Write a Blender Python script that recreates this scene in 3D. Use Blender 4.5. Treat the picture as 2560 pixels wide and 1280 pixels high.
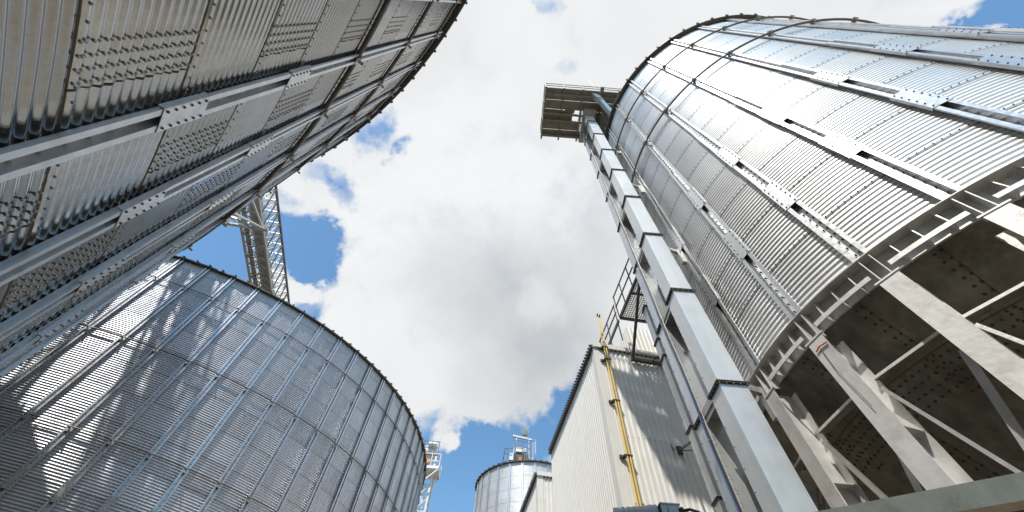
import bpy, math, random
import numpy as np
from mathutils import Vector, Matrix
random.seed(7); rng = np.random.default_rng(7)
PI = math.pi
sc = bpy.context.scene
C = sc.collection
for o in list(bpy.data.objects): bpy.data.objects.remove(o)

# ------------------------------------------------------------------ camera
# world axes: origin = camera point (1.6 m above ground), z up; ground at z = -1.6
F = 999.15
def _vpmat():
    z = np.array([1327.64-1280, 18.02-640, F]); z /= np.linalg.norm(z)
    fw = np.array([0, 0, 1.]); h = fw - z*np.dot(fw, z); h /= np.linalg.norm(h)
    return np.stack([np.cross(h, z), h, z], 1)
MV = _vpmat()
cam = bpy.data.cameras.new('camera'); cam_o = bpy.data.objects.new('camera', cam); C.objects.link(cam_o)
cam.sensor_width = 36; cam.lens = 36*F/2560; cam.clip_start = 0.05; cam.clip_end = 2000
cx, cy, cz = MV.T@[1, 0, 0], MV.T@[0, -1, 0], MV.T@[0, 0, -1]
cam_o.matrix_world = Matrix(((cx[0], cy[0], cz[0], 0), (cx[1], cy[1], cz[1], 0), (cx[2], cy[2], cz[2], 0), (0, 0, 0, 1)))
sc.camera = cam_o
def ray(u, v):
    w = MV.T@np.array([(u-1280)/F, (v-640)/F, 1]); return w/np.linalg.norm(w)

# ------------------------------------------------------------------ light
SUN_AZ, SUN_EL = math.radians(207), math.radians(58)
sd = Vector((math.sin(SUN_AZ)*math.cos(SUN_EL), math.cos(SUN_AZ)*math.cos(SUN_EL), math.sin(SUN_EL)))
sun = bpy.data.lights.new('sun', 'SUN'); sun.energy = 5.0; sun.angle = math.radians(0.53); sun.color = (1, .955, .88)
sun_o = bpy.data.objects.new('sun', sun); C.objects.link(sun_o); sun_o.rotation_euler = sd.to_track_quat('Z', 'Y').to_euler()
sc.view_settings.view_transform = 'Standard'; sc.view_settings.look = 'None'; sc.view_settings.exposure = 0.0
sc.view_settings.gamma = 1; sc.view_settings.use_curve_mapping = False
sc.render.engine = 'CYCLES'

# ------------------------------------------------------------------ node helper
class NT:
    def __init__(s, tree): s.t = tree; s.n = tree.nodes; s.l = tree.links
    def new(s, typ, **k):
        n = s.n.new(typ)
        for a, b in k.items(): setattr(n, a, b)
        return n
    def put(s, sock, v):
        if v is None: return
        if isinstance(v, bpy.types.NodeSocket): s.l.new(v, sock)
        else:
            try: sock.default_value = v
            except Exception: sock.default_value = tuple(v)+(1,)
    def m(s, op, a, b=None, c=None, clamp=False):
        n = s.new('ShaderNodeMath', operation=op, use_clamp=clamp)
        for i, v in enumerate((a, b, c)): s.put(n.inputs[i], v) if v is not None else None
        return n.outputs[0]
    def v(s, op, a, b=None, scale=None):
        n = s.new('ShaderNodeVectorMath', operation=op); s.put(n.inputs[0], a)
        if b is not None: s.put(n.inputs[1], b)
        if scale is not None: s.put(n.inputs['Scale'], scale)
        return n.outputs['Value'] if op in ('DISTANCE', 'LENGTH', 'DOT_PRODUCT') else n.outputs[0]
    def noise(s, vec, scale, detail=4, rough=.5, dist=0, col=False):
        n = s.new('ShaderNodeTexNoise'); s.put(n.inputs['Vector'], vec); n.inputs['Scale'].default_value = scale
        n.inputs['Detail'].default_value = detail; n.inputs['Roughness'].default_value = rough; n.inputs['Distortion'].default_value = dist
        return n.outputs['Color' if col else 'Fac']
    def rng(s, x, a, b, c=0., d=1., smooth=False):
        n = s.new('ShaderNodeMapRange', interpolation_type='SMOOTHSTEP' if smooth else 'LINEAR')
        for i, v in enumerate((x, a, b, c, d)): s.put(n.inputs[i], v)
        return n.outputs[0]
    def mix(s, f, a, b):
        n = s.new('ShaderNodeMix', data_type='RGBA'); s.put(n.inputs[0], f)
        for i, v in ((6, a), (7, b)): s.put(n.inputs[i], v if isinstance(v, bpy.types.NodeSocket) else tuple(v)[:3]+(1,))
        return n.outputs[2]
    def mapping(s, vec, scale=(1, 1, 1)):
        n = s.new('ShaderNodeMapping'); s.put(n.inputs[0], vec); n.inputs['Scale'].default_value = scale; return n.outputs[0]

# ------------------------------------------------------------------ sky: Nishita with broken cumulus laid out by world direction
w = bpy.data.worlds.new('World'); sc.world = w; w.use_nodes = True; w.node_tree.nodes.clear()
N = NT(w.node_tree)
tc = N.new('ShaderNodeTexCoord').outputs['Generated']
sky = N.new('ShaderNodeTexSky', sky_type='NISHITA', sun_disc=False); sky.sun_elevation = SUN_EL; sky.sun_rotation = SUN_AZ
sky.altitude = 100; sky.air_density = 1.1; sky.dust_density = .6; sky.ozone_density = 1.0
warp = N.v('SUBTRACT', N.noise(tc, 5.0, 5, .6, 0, True), (.5, .5, .5))
dw = N.v('ADD', tc, N.v('SCALE', warp, scale=.20))
warp2 = N.v('SUBTRACT', N.noise(tc, 18.0, 5, .65, 0, True), (.5, .5, .5))
dw = N.v('ADD', dw, N.v('SCALE', warp2, scale=.06))
def blob(px, py, r, amp):
    d = ray(px, py); rho = math.hypot(px-1280, py-640)/F; rr = r/F/(1+rho*rho)**.75
    return N.m('MULTIPLY', N.rng(N.v('DISTANCE', dw, tuple(d)), rr*1.35, rr*.35, 0, 1, True), amp)
dens = N.m('MULTIPLY_ADD', N.m('SUBTRACT', N.noise(tc, 6.0, 8, .60), .5), 1.35, .86)
big = N.m('SUBTRACT', N.noise(N.v('ADD', tc, (3.1, 1.7, .4)), 1.6, 2, .5), .5)
inview = N.rng(N.v('DISTANCE', tc, tuple(ray(1280, 640))), 1.2, .85, 0, 1, True)
dens = N.m('ADD', dens, N.m('MULTIPLY', big, N.m('SUBTRACT', 1.8, N.m('MULTIPLY', inview, 1.6))))
dens = N.m('SUBTRACT', dens, N.m('MULTIPLY', N.m('SUBTRACT', 1., inview), .85))
for b in [(925, 320, 62, .75), (1005, 385, 34, .7), (758, 612, 100, 1.25), (790, 570, 55, .7), (880, 440, 40, .5), (790, 790, 60, .8), (560, 600, 150, 1.6), (470, 540, 120, 1.2), (700, 470, 40, .5),
          (1130, 1230, 135, 1.6), (1250, 1190, 110, 1.5), (1080, 1080, 60, .7), (1340, 1110, 90, 1.4), (1420, 1020, 55, 1.0), (1180, 1290, 200, 1.5), (800, 680, 55, .9),
          (2480, 70, 85, 1.3), (2560, 60, 90, 1.1), (2420, 110, 45, .7), (1365, 5, 40, .5), (1400, 190, 36, .3), (880, 500, 40, .5), (830, 420, 35, .35), (1460, 960, 40, .6),
          (1130, 1115, 45, -1.3), (780, 715, 40, -1.0), (2480, 20, 35, -.7), (850, 520, 60, -.2)]:
    dens = N.m('SUBTRACT', dens, blob(*b))
mask = N.m('POWER', N.rng(dens, .0, .85, 0, 1, True), .8)
shade = N.m('ADD', .88, N.m('MULTIPLY', N.m('SUBTRACT', N.noise(tc, 3.5, 6, .5), .5), .20))
shade = N.m('ADD', shade, N.m('MULTIPLY', N.m('SUBTRACT', N.noise(dw, 6, 4, .5), .5), .08))
for b in [(1290, 760, 240, .11), (1420, 900, 170, .10), (1180, 660, 170, .08), (1250, 1000, 150, .08), (1560, 560, 150, .06), (1050, 150, 160, .05), (1400, 760, 200, .06),
          (900, 560, 120, -.06), (1330, 500, 160, -.05), (1100, 420, 200, -.05), (1350, 760, 60, -.10)]:
    shade = N.m('SUBTRACT', shade, blob(*b))
shade = N.m('MINIMUM', N.m('MAXIMUM', shade, .55), .93)
cc = N.mix(N.rng(shade, .55, .85), (.90, .95, 1.0), (.975, .99, 1.0))
cloud = N.v('SCALE', cc, scale=shade)
skyc = N.v('MULTIPLY', sky.outputs[0], (.150, .200, .212))
bg = N.new('ShaderNodeBackground'); N.put(bg.inputs[0], N.mix(mask, skyc, cloud)); bg.inputs[1].default_value = 1.0
N.l.new(bg.outputs[0], N.new('ShaderNodeOutputWorld').inputs[0])

# ------------------------------------------------------------------ materials
def mat(name, base=(.5, .5, .5), metal=0., rough=.5, noise=0., nscale=4., bump=0., bsc=6., streak=0., dirt=None, dirt_amt=0., rv=.1, custom=None, spec=.5):
    m = bpy.data.materials.new(name); m.use_nodes = True; T = NT(m.node_tree); b = T.n['Principled BSDF']
    tc = T.new('ShaderNodeTexCoord').outputs['Object']
    col = None
    n1 = T.noise(tc, nscale, 5, .6)
    f = T.rng(n1, .25, .75, 1-noise, 1+noise)
    if streak:
        st = T.noise(T.mapping(tc, (9, 9, .5)), 1., 4, .6)
        f = T.m('MULTIPLY', f, T.rng(st, .3, .7, 1-streak, 1+streak*.6))
    colr = T.v('SCALE', tuple(base), scale=f)
    if dirt:
        d = T.noise(tc, nscale*.6, 6, .65, .5)
        colr = T.mix(T.m('MULTIPLY', T.rng(d, .5, .72, 0, 1, True), dirt_amt), colr, dirt)
    rgh = T.rng(T.noise(tc, nscale*2.3, 4, .6), .3, .7, rough-rv, rough+rv)
    if custom: colr, rgh, met = custom(T, tc, colr, rgh); T.put(b.inputs['Metallic'], met if met is not None else metal)
    else: b.inputs['Metallic'].default_value = metal
    T.put(b.inputs['Base Color'], colr); T.put(b.inputs['Roughness'], rgh)
    b.inputs['Specular IOR Level'].default_value = spec
    if bump:
        bn = T.new('ShaderNodeBump'); bn.inputs['Strength'].default_value = bump; bn.inputs['Distance'].default_value = .01
        T.put(bn.inputs['Height'], T.noise(tc, nscale*bsc, 5, .5)); T.l.new(bn.outputs[0], b.inputs['Normal'])
    return m

PS = .91                     # sheet height
WAVE = PS/12
def sheet_mat(name, dth, z0, base, metal, rough, var, dirtcol, dirt, seam, stag, seed, spread=.0):
    """galvanised corrugated sheets: each sheet has its own tone, rusty sealant in the seams"""
    def cust(T, tc, col, rgh):
        s = T.new('ShaderNodeSeparateXYZ'); T.l.new(tc, s.inputs[0]); x, y, z = s.outputs
        ang = T.m('DIVIDE', T.m('ARCTAN2', x, y), dth)
        lv = T.m('DIVIDE', T.m('SUBTRACT', z, z0), PS); fl = T.m('FLOOR', lv)
        if stag:
            bay = T.m('FLOOR', T.m('DIVIDE', T.m('ADD', ang, T.m('ADD', fl, .5)), 2.))
        else: bay = T.m('FLOOR', ang)
        cb = T.new('ShaderNodeCombineXYZ'); T.put(cb.inputs[0], bay); T.put(cb.inputs[1], fl); cb.inputs[2].default_value = seed
        wn = T.new('ShaderNodeTexWhiteNoise', noise_dimensions='3D'); T.l.new(cb.outputs[0], wn.inputs['Vector'])
        r = wn.outputs['Value']
        col = T.v('SCALE', col, scale=T.rng(r, 0, 1, 1-var, 1+var))
        r2 = T.m('FRACT', T.m('MULTIPLY', r, 7.31))
        rgh = T.m('ADD', rgh, T.m('MULTIPLY', T.m('SUBTRACT', r2, .5), .16))
        # spangle
        vo = T.new('ShaderNodeTexVoronoi'); T.put(vo.inputs['Vector'], tc); vo.inputs['Scale'].default_value = 60
        sp = T.new('ShaderNodeSeparateColor'); T.l.new(vo.outputs['Color'], sp.inputs[0])
        col = T.v('SCALE', col, scale=T.rng(sp.outputs[0], 0, 1, .95, 1.05))
        # dust and drip marks
        st = T.noise(T.mapping(tc, (3, 3, 14)), 1., 5, .65)
        st2 = T.noise(T.mapping(tc, (14, 14, 1.2)), 1., 4, .6)
        dm = T.m('MULTIPLY', T.rng(T.m('ADD', T.m('MULTIPLY', st, .5), T.m('MULTIPLY', st2, .5)), .42, .66, 0, 1, True), dirt)
        col = T.mix(dm, col, dirtcol)
        fr = T.m('FRACT', lv); edge = T.m('MINIMUM', fr, T.m('SUBTRACT', 1., fr))
        ed = T.m('ADD', edge, T.m('MULTIPLY', T.m('SUBTRACT', T.noise(tc, 9, 3, .6), .5), .012))
        sm = T.m('MULTIPLY', T.rng(ed, .006, .011, 1, 0, True), seam)
        col = T.mix(sm, col, (.055, .035, .022))
        rgh = T.m('MAXIMUM', rgh, T.m('MULTIPLY', sm, .9))
        met = T.m('MULTIPLY', T.m('SUBTRACT', 1., T.m('MAXIMUM', sm, T.m('MULTIPLY', dm, .6))), metal)
        return col, rgh, met
    return mat(name, base, metal, rough, .06, 3, .10, .8, 0, custom=cust, rv=.04)

M = {}
M['galv'] = mat('galvanised_steel', (.62, .63, .64), .85, .42, .10, 6, .10, 6., .06, (.42, .36, .28), .25)
M['galv_dull'] = mat('weathered_galvanised', (.50, .495, .48), .6, .55, .14, 5, .2, 6., .10, (.30, .21, .14), .35)
M['leg'] = mat('leg_steel', (.68, .66, .635), .25, .5, .12, 3.5, .2, 6., .10, (.34, .26, .19), .45)
M['bolt'] = mat('bolt_steel', (.40, .38, .33), .7, .5, .2, 30)
M['bolt_dark'] = mat('rusty_bolt', (.10, .075, .055), .4, .6, .2, 30)
M['seal'] = mat('sealant', (.05, .033, .022), 0, .8, .3, 12)
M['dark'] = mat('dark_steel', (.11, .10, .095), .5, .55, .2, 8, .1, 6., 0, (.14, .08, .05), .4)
M['ring'] = mat('ring_tube', (.16, .145, .135), .6, .5, .2, 8, 0, 6., 0, (.16, .09, .06), .5)
M['roof'] = mat('roof_galv', (.42, .42, .42), .7, .5, .1, 3)
M['trunk'] = mat('trunking_steel', (.74, .755, .75), .55, .40, .05, 2.2, .35, 1.0, .05, (.5, .46, .38), .2, rv=.06)
M['trunk_b'] = mat('trunking_steel_blue', (.62, .645, .66), .6, .36, .05, 2.2, .35, 1.0, .04, rv=.05)
M['cone'] = mat('hopper_steel', (.25, .235, .205), .4, .45, .25, 1.6, .3, 6., .3, (.12, .095, .07), .85)
M['cream'] = mat('cream_cladding', (.76, .74, .69), 0, .45, .04, 3, .04, 6., .05, (.55, .48, .38), .18)
M['cream_trim'] = mat('cream_trim', (.74, .72, .67), 0, .45, .05, 4, 0, 6., .05)
M['brown'] = mat('brown_roof_edge', (.07, .055, .045), 0, .6, .2, 6)
M['yellow'] = mat('yellow_paint', (.82, .56, .13), 0, .4, .08, 6, 0, 6., 0, (.35, .2, .06), .25)
M['blue'] = mat('blue_cable', (.05, .13, .34), 0, .4, .05, 6)
M['black'] = mat('black_rubber', (.02, .02, .022), 0, .5, .1, 6)
M['grate'] = mat('grating_steel', (.40, .375, .33), .6, .5, .25, 14, .3, 6., 0, (.15, .11, .08), .4)
M['motor'] = mat('grey_paint', (.33, .35, .37), .1, .45, .08, 10, 0, 6., .05, (.2, .19, .17), .3)
M['box'] = mat('beige_paint', (.55, .53, .46), 0, .5, .05, 10, 0, 6., 0, (.3, .27, .2), .3)
M['orange'] = mat('orange_paint', (.65, .20, .03), 0, .5, .1, 6)
M['white'] = mat('white_steel', (.72, .72, .70), .1, .45, .06, 5)
M['glass'] = mat('lamp_glass', (.30, .30, .28), .3, .15, .2, 10)
M['beam'] = mat('rusty_edge_beam', (.78, .67, .50), .05, .5, .16, 5, .25, 6., .15, (.36, .20, .09), .65)
M['under'] = mat('olive_and_shade_steel', (.27, .255, .21), .4, .5, .25, 6, .2, 6., 0, (.13, .10, .07), .5)  # olive platform steel; on the strut plates it paints in shade
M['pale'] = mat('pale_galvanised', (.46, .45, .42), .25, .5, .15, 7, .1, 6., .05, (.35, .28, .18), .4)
M['ground'] = mat('ground_concrete', (.215, .17, .11), 0, .9, .15, .6, .2)

# ------------------------------------------------------------------ mesh helper
class MB:
    def __init__(s): s.V = []; s.L = []; s.T = []; s.M = []; s.n = 0
    def add(s, V, faces, mi=0):
        V = np.asarray(V, float); s.V.append(V)
        for f in faces: s.L.extend([i+s.n for i in f]); s.T.append(len(f)); s.M.append(mi)
        s.n += len(V)
    def addq(s, V, Q, mi=0):     # numpy faces (m,k)
        V = np.asarray(V, float); Q = np.asarray(Q)+s.n
        s.V.append(V); s.L.extend(Q.ravel().tolist()); s.T.extend([Q.shape[1]]*len(Q)); s.M.extend([mi]*len(Q)); s.n += len(V)
    BF = [(0, 3, 2, 1), (4, 5, 6, 7), (0, 1, 5, 4), (1, 2, 6, 5), (2, 3, 7, 6), (3, 0, 4, 7)]
    def box(s, c, size, ax=None, mi=0):
        c = np.array(c, float); hx, hy, hz = [x/2 for x in size]
        X, Y, Z = np.eye(3) if ax is None else np.array(ax, float)
        P = [c+X*a*hx+Y*b*hy+Z*d*hz for d in (-1, 1) for a, b in ((-1, -1), (1, -1), (1, 1), (-1, 1))]
        s.add(P, s.BF, mi)
    def bar(s, p, q, w, h=None, up=(0, 0, 1), mi=0):
        p, q = np.array(p, float), np.array(q, float); h = w if h is None else h
        Z = q-p; L = np.linalg.norm(Z); Z /= L; up = np.array(up, float)
        X = np.cross(up, Z)
        if np.linalg.norm(X) < 1e-4: X = np.cross((1, 0, 0), Z)
        X /= np.linalg.norm(X); Y = np.cross(Z, X)
        s.box((p+q)/2, (w, h, L), (X, Y, Z), mi)
    def angle(s, p, q, w, t=.006, up=(0, 0, 1), mi=0):   # L profile
        p, q = np.array(p, float), np.array(q, float); Z = q-p; L = np.linalg.norm(Z); Z /= L
        X = np.cross(np.array(up, float), Z)
        if np.linalg.norm(X) < 1e-4: X = np.cross((1, 0, 0), Z)
        X /= np.linalg.norm(X); Y = np.cross(Z, X)
        c = (p+q)/2
        s.box(c+Y*(-w/2+t/2), (w, t, L), (X, Y, Z), mi); s.box(c+X*(-w/2+t/2)+Y*t*.5, (t, w-t, L), (X, Y, Z), mi)
    def tube(s, pts, r, n=8, mi=0, closed=False):
        pts = np.array(pts, float); m = len(pts); V = []; prev = None
        for i in range(m):
            a = pts[(i-1) % m] if (i or closed) else pts[i]; b = pts[(i+1) % m] if (i < m-1 or closed) else pts[i]
            d = b-a; d /= np.linalg.norm(d)
            X = np.cross(d, prev if prev is not None else ((0, 0, 1) if abs(d[2]) < .9 else (1, 0, 0)))
            X /= np.linalg.norm(X); Y = np.cross(d, X); prev = np.cross(X, d) if prev is None else prev
            for k in range(n):
                t = 2*PI*k/n; V.append(pts[i]+r*(X*math.cos(t)+Y*math.sin(t)))
        Fc = []
        for i in range(m if closed else m-1):
            for k in range(n):
                j = (i+1) % m; Fc.append((i*n+k, i*n+(k+1) % n, j*n+(k+1) % n, j*n+k))
        if not closed: Fc += [tuple(range(n))[::-1], tuple(range((m-1)*n, m*n))]
        s.add(V, Fc, mi)
    def cyl(s, p, q, r, n=16, r2=None, mi=0):
        p, q = np.array(p, float), np.array(q, float); d = q-p; d /= np.linalg.norm(d)
        X = np.cross(d, (0, 0, 1) if abs(d[2]) < .9 else (1, 0, 0)); X /= np.linalg.norm(X); Y = np.cross(d, X); r2 = r if r2 is None else r2
        V = [p+r*(X*math.cos(2*PI*k/n)+Y*math.sin(2*PI*k/n)) for k in range(n)]+[q+r2*(X*math.cos(2*PI*k/n)+Y*math.sin(2*PI*k/n)) for k in range(n)]
        s.add(V, [(k, (k+1) % n, n+(k+1) % n, n+k) for k in range(n)]+[tuple(range(n))[::-1], tuple(range(n, 2*n))], mi)
    def bolts(s, P, Nn, r=.012, h=.012, mi=0):
        P = np.asarray(P, float); Nn = np.asarray(Nn, float)
        if len(P) == 0: return
        Nn = Nn/np.linalg.norm(Nn, axis=1)[:, None]
        up = np.tile([0, 0, 1.], (len(P), 1)); up[np.abs(Nn[:, 2]) > .9] = (1, 0, 0)
        X = np.cross(up, Nn); X /= np.linalg.norm(X, axis=1)[:, None]; Y = np.cross(Nn, X)
        ring = []
        for hh, rr in ((-.5, 1), (.75, 1), (1., .6)):
            for k in range(6):
                t = k*PI/3; ring.append(P+Nn*h*hh+(X*math.cos(t)+Y*math.sin(t))*r*rr)
        V = np.stack(ring, 1).reshape(-1, 3); base = (np.arange(len(P))*18)[:, None]
        q = np.array([[a*6+k, a*6+(k+1) % 6, a*6+6+(k+1) % 6, a*6+6+k] for a in (0, 1) for k in range(6)])
        n0 = s.n
        s.addq(V, (base[:, :, None]+q[None]).reshape(-1, 4), mi)
        s.n = n0; s.V.append(np.zeros((0, 3)))
        caps = base+np.arange(12, 18)[None]+n0
        s.L.extend(caps.ravel().tolist()); s.T.extend([6]*len(P)); s.M.extend([mi]*len(P)); s.n = n0+len(V)
    def extr(s, prof, p, q, X, Y, closed=True, mi=0):   # profile (list of 2d) swept p->q
        p, q, X, Y = [np.array(a, float) for a in (p, q, X, Y)]; n = len(prof)
        V = [p+X*a+Y*b for a, b in prof]+[q+X*a+Y*b for a, b in prof]
        Fc = [(k, (k+1) % n, n+(k+1) % n, n+k) for k in range(n if closed else n-1)]
        s.add(V, Fc, mi)
    def build(s, name, m, parent=None, smooth=False, loc=None):
        me = bpy.data.meshes.new(name)
        V = np.concatenate([v.reshape(-1, 3) for v in s.V]).astype(np.float32); L = np.array(s.L, np.int32); T = np.array(s.T, np.int32)
        me.vertices.add(len(V)); me.vertices.foreach_set('co', V.ravel())
        me.loops.add(len(L)); me.loops.foreach_set('vertex_index', L)
        me.polygons.add(len(T)); st = np.zeros(len(T), np.int32); st[1:] = np.cumsum(T)[:-1]
        me.polygons.foreach_set('loop_start', st); me.polygons.foreach_set('loop_total', T)
        me.polygons.foreach_set('material_index', np.array(s.M, np.int32))
        me.polygons.foreach_set('use_smooth', np.full(len(T), smooth))
        for mm in (m if isinstance(m, (list, tuple)) else [m]): me.materials.append(mm)
        me.update(calc_edges=True); me.validate()
        o = bpy.data.objects.new(name, me); C.objects.link(o)
        if parent: o.parent = parent
        if loc is not None: o.location = loc
        return o
def tag(o, label, cat, group=None, kind=None):
    if label: o['label'] = label
    if cat: o['category'] = cat
    if group: o['group'] = group
    if kind: o['kind'] = kind
    return o
def thing(name, label, cat, loc=(0, 0, 0), group=None):
    o = bpy.data.objects.new(name, None); C.objects.link(o); o.location = loc; o.empty_display_size = .3
    return tag(o, label, cat, group)
def copy_part(src, parent, **k):
    c = src.copy(); C.objects.link(c); c.parent = parent
    for a, b in k.items(): setattr(c, a, b)
    for ch in [x for x in src.children]:
        copy_part(ch, c)
    return c

# ------------------------------------------------------------------ ground
g = MB(); g.box((0, 0, -2.1), (1200, 1200, 1.0)); go = g.build('ground', M['ground']); go['kind'] = 'structure'

# ------------------------------------------------------------------ silo pieces (local frame: base empty, angle t = atan2(x, y))
def wall_mesh(R, z0, z1, zs, angs, amp, spw):
    """corrugated shell"""
    n = int(round((z1-z0)/WAVE*spw)); z = np.linspace(z0, z1, n+1)
    lv = (z-zs)/PS; fr = lv-np.floor(lv)
    r = R+amp*np.cos(2*PI*(z-zs)/WAVE+PI)+.005*(1-fr)
    a = np.asarray(angs); X = r[:, None]*np.sin(a)[None]; Y = r[:, None]*np.cos(a)[None]; Z = np.repeat(z[:, None], len(a), 1)
    V = np.stack([X, Y, Z], 2).reshape(-1, 3); k = len(a); i = np.arange(n)[:, None]*k; j = np.arange(k)[None]; j2 = (j+1) % k
    Q = np.stack([i+j, i+k+j, i+k+j2, i+j2], 2).reshape(-1, 4)
    return V, Q
def ang_list(th0, dth, n, fine0, fine1, sub):
    out = []
    for k in range(n):
        kk = (k - fine0) % n + fine0
        s = sub if kk <= fine1 else 1
        for j in range(s): out.append(th0-(k+j/s)*dth)
    return np.array(out)
def rib_mesh(mb, R, za, zb, w, d, lip, t=.004):
    """hat channel opening outwards, thin folded plate"""
    hw = w/2; inner = hw-lip
    P = [(-hw, d-.022), (-hw, d), (-inner, d), (-inner+.004, .014), (inner-.004, .014), (inner, d), (hw, d), (hw, d-.022)]
    Q = [(-hw+t, d-.022), (-hw+t, d-t), (-inner-t, d-t), (-inner+.004-t, .014-t), (inner-.004+t, .014-t), (inner+t, d-t), (hw-t, d-t), (hw-t, d-.022)]
    prof = P+Q[::-1]
    mb.extr(prof, (0, R, za), (0, R, zb), (1, 0, 0), (0, 1, 0))
def make_silo(name, label, c, R, th0, nribs, zbase, zeave, zs, ring_z, mats, splices, fine, cluster=None, wave_amp=.0082, spw=6,
              rib_w=.205, rib_d=.085, z_floor=-1.6, roof_ang=28, sub=4, group=None, wall_bolts=None, br=.0125, par=0, nroofs=2, ringr=.034, ring_off=.10, slim_from=None):
    dth = 2*PI/nribs
    T = thing(name, label, 'grain silo', (c[0], c[1], z_floor), group)
    ob = -z_floor
    def L(z): return z+ob
    # wall
    mb = MB(); angs = ang_list(th0, dth, nribs, fine[0], fine[1], sub)
    V, Q = wall_mesh(R, L(zbase), L(zeave), L(zs), angs, wave_amp, spw); mb.addq(V, Q, 0)
    nflat = 0
    # bolts
    bp, bn = [], []
    levels = [k for k in range(-20, 30) if zbase-.01 <= zs+k*PS <= zeave+.01]
    for kb in range(fine[0], fine[1]+1):
        for lv in levels+[levels[-1]+1]:
            z = zs+lv*PS
            if z+.03 < zeave and z > zbase-.01:
                nb = wall_bolts or 8
                for j in range(nb):
                    t = th0-(kb+.13+.74*j/(nb-1))*dth; r = R+wave_amp+.006
                    zz = z+WAVE*.5+.001
                    bp.append((r*math.sin(t), r*math.cos(t), L(zz))); bn.append((math.sin(t), math.cos(t), 0))
            if cluster and (kb+lv) % 2 == par and z-PS > zbase-1.2:
                rows, frac, sp = cluster
                for rr in range(rows):
                    t = th0-(kb+frac+sp*rr)*dth
                    for wv in range(12):
                        zc = z-PS+(wv+.5)*WAVE
                        for s_ in (-.20, .20):
                            zz = zc+s_*WAVE+.0001
                            if zz > zeave-.02 or zz < zbase: continue
                            ph = 2*PI*(zz-zs)/WAVE+PI; r = R+wave_amp*math.cos(ph)+.006
                            sl = wave_amp*math.sin(ph)*2*PI/WAVE
                            bp.append((r*math.sin(t), r*math.cos(t), L(zz))); bn.append((math.sin(t), math.cos(t), sl))
                # wavy sealed lap edge
                t = th0-(kb+frac+sp*(rows-.55))*dth; t2 = t-(.010 if br > .009 else .005)/R
                zz = np.arange(max(z-PS, zbase), min(z, zeave), WAVE/6)
                if len(zz) > 3:
                    ph = 2*PI*(zz-zs)/WAVE+PI; fr = (zz-zs)/PS; fr = fr-np.floor(fr); r = R+wave_amp*np.cos(ph)+.005*(1-fr)+.004
                    wob = .004*np.sin(zz*23+kb)/R
                    A = np.stack([r*np.sin(t+wob), r*np.cos(t+wob), zz+ob], 1); B = np.stack([r*np.sin(t2+wob*2), r*np.cos(t2+wob*2), zz+ob], 1)
                    m_ = len(zz); i = np.arange(m_-1)
                    mb.addq(np.concatenate([A, B]), np.stack([i, i+1, m_+i+1, m_+i], 1), 2)
    nw = len(mb.T)
    mb.bolts(bp, bn, br, br*.9, 1)
    wo = mb.build('wall', mats, T, True)
    # ribs
    def rib(za, zb, spl, w, d):
        r = MB(); last = spl[-1][1] if spl else za
        zc = slim_from if slim_from else last
        if zc > za: rib_mesh(r, R+wave_amp, L(za), L(min(zc, zb)), w, d, w*.27)
        rib_mesh(r, R+wave_amp, L(max(zc, za)), L(zb), w*.86, d*.8, w*.25)
        zz = za+.15; P = []
        while zz < zb-.1:
            P += [(-w*.12, R+wave_amp+.02, L(zz)), (w*.12, R+wave_amp+.02, L(zz))]; zz += WAVE*2
        r.bolts(P, [(0, 1, 0)]*len(P), .011, .012, 1)
        return r
    r0 = rib(zbase, zeave, splices, rib_w, rib_d).build('rib', [mats[3], mats[1]], T)
    pl = None; plates = []
    for (a, b) in splices:
        p = MB(); y = R+wave_amp+rib_d
        p.box((0, y+.004, L((a+b)/2)), (rib_w+.012, .006, b-a)); 
        for s_ in (-1, 1): p.box((s_*(rib_w/2+.008), y-.018, L((a+b)/2)), (.005, .044, b-a))
        P = [(s_*rib_w*.37, y+.008, L(a+.04+(b-a-.08)*j/5)) for s_ in (-1, 1) for j in range(6)]
        p.bolts(P, [(0, 1, 0)]*len(P), .011, .011, 1)
        plates.append(p.build('splice_plate', [mats[4], mats[5]], r0))
    for k in range(1, nribs):
        copy_part(r0, T, rotation_euler=(0, 0, -(th0-k*dth)))
    r0.rotation_euler = (0, 0, -th0)
    # wind rings with brackets
    for zr in ring_z:
        m = MB(); ns = nribs*4; rr = R+wave_amp+rib_d+ring_off-.06
        m.tube([(rr*math.sin(th0-k*dth/4), rr*math.cos(th0-k*dth/4), L(zr)) for k in range(ns)], ringr, 8, closed=True)
        ring = m.build('wind_ring', M['ring'], T, True)
        m = MB(); X = np.array([1., 0, 0]); Y = np.array([0, 1., 0])
        m.box(Y*(R+rib_d+.045)+np.array([0, 0, L(zr-.045)]), (.05, .12, .008))
        m.box(Y*(R+rib_d+.02)+np.array([0, 0, L(zr-.09)]), (.10, .008, .12))
        m.box(Y*(rr+.0)+X*.04+np.array([0, 0, L(zr-.02)]), (.10, .12, .008))
        b0 = m.build('ring_bracket', M['galv_dull'], ring)
        for k in range(1, nribs): copy_part(b0, ring, rotation_euler=(0, 0, -(th0-k*dth)))
        b0.rotation_euler = (0, 0, -th0)
    # roof with eave
    m = MB(); na = nribs*4; ra = R+.17; tana = math.tan(math.radians(roof_ang))
    prof = [(R-.03, zeave+.0), (R+.05, zeave-.035), (ra-.02, zeave-.05), (ra, zeave-.03), (ra, zeave+.02), (R+.02, zeave+.11), (R*.5, zeave+.11+R*.48*tana), (.5, zeave+.11+(R-.48)*tana), (.5, zeave+.4+(R-.48)*tana), (.02, zeave+.5+(R-.48)*tana)]
    t = th0-np.arange(na)*2*PI/na
    V = np.array([[r*math.sin(a), r*math.cos(a), L(z)] for r, z in prof for a in t])
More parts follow.
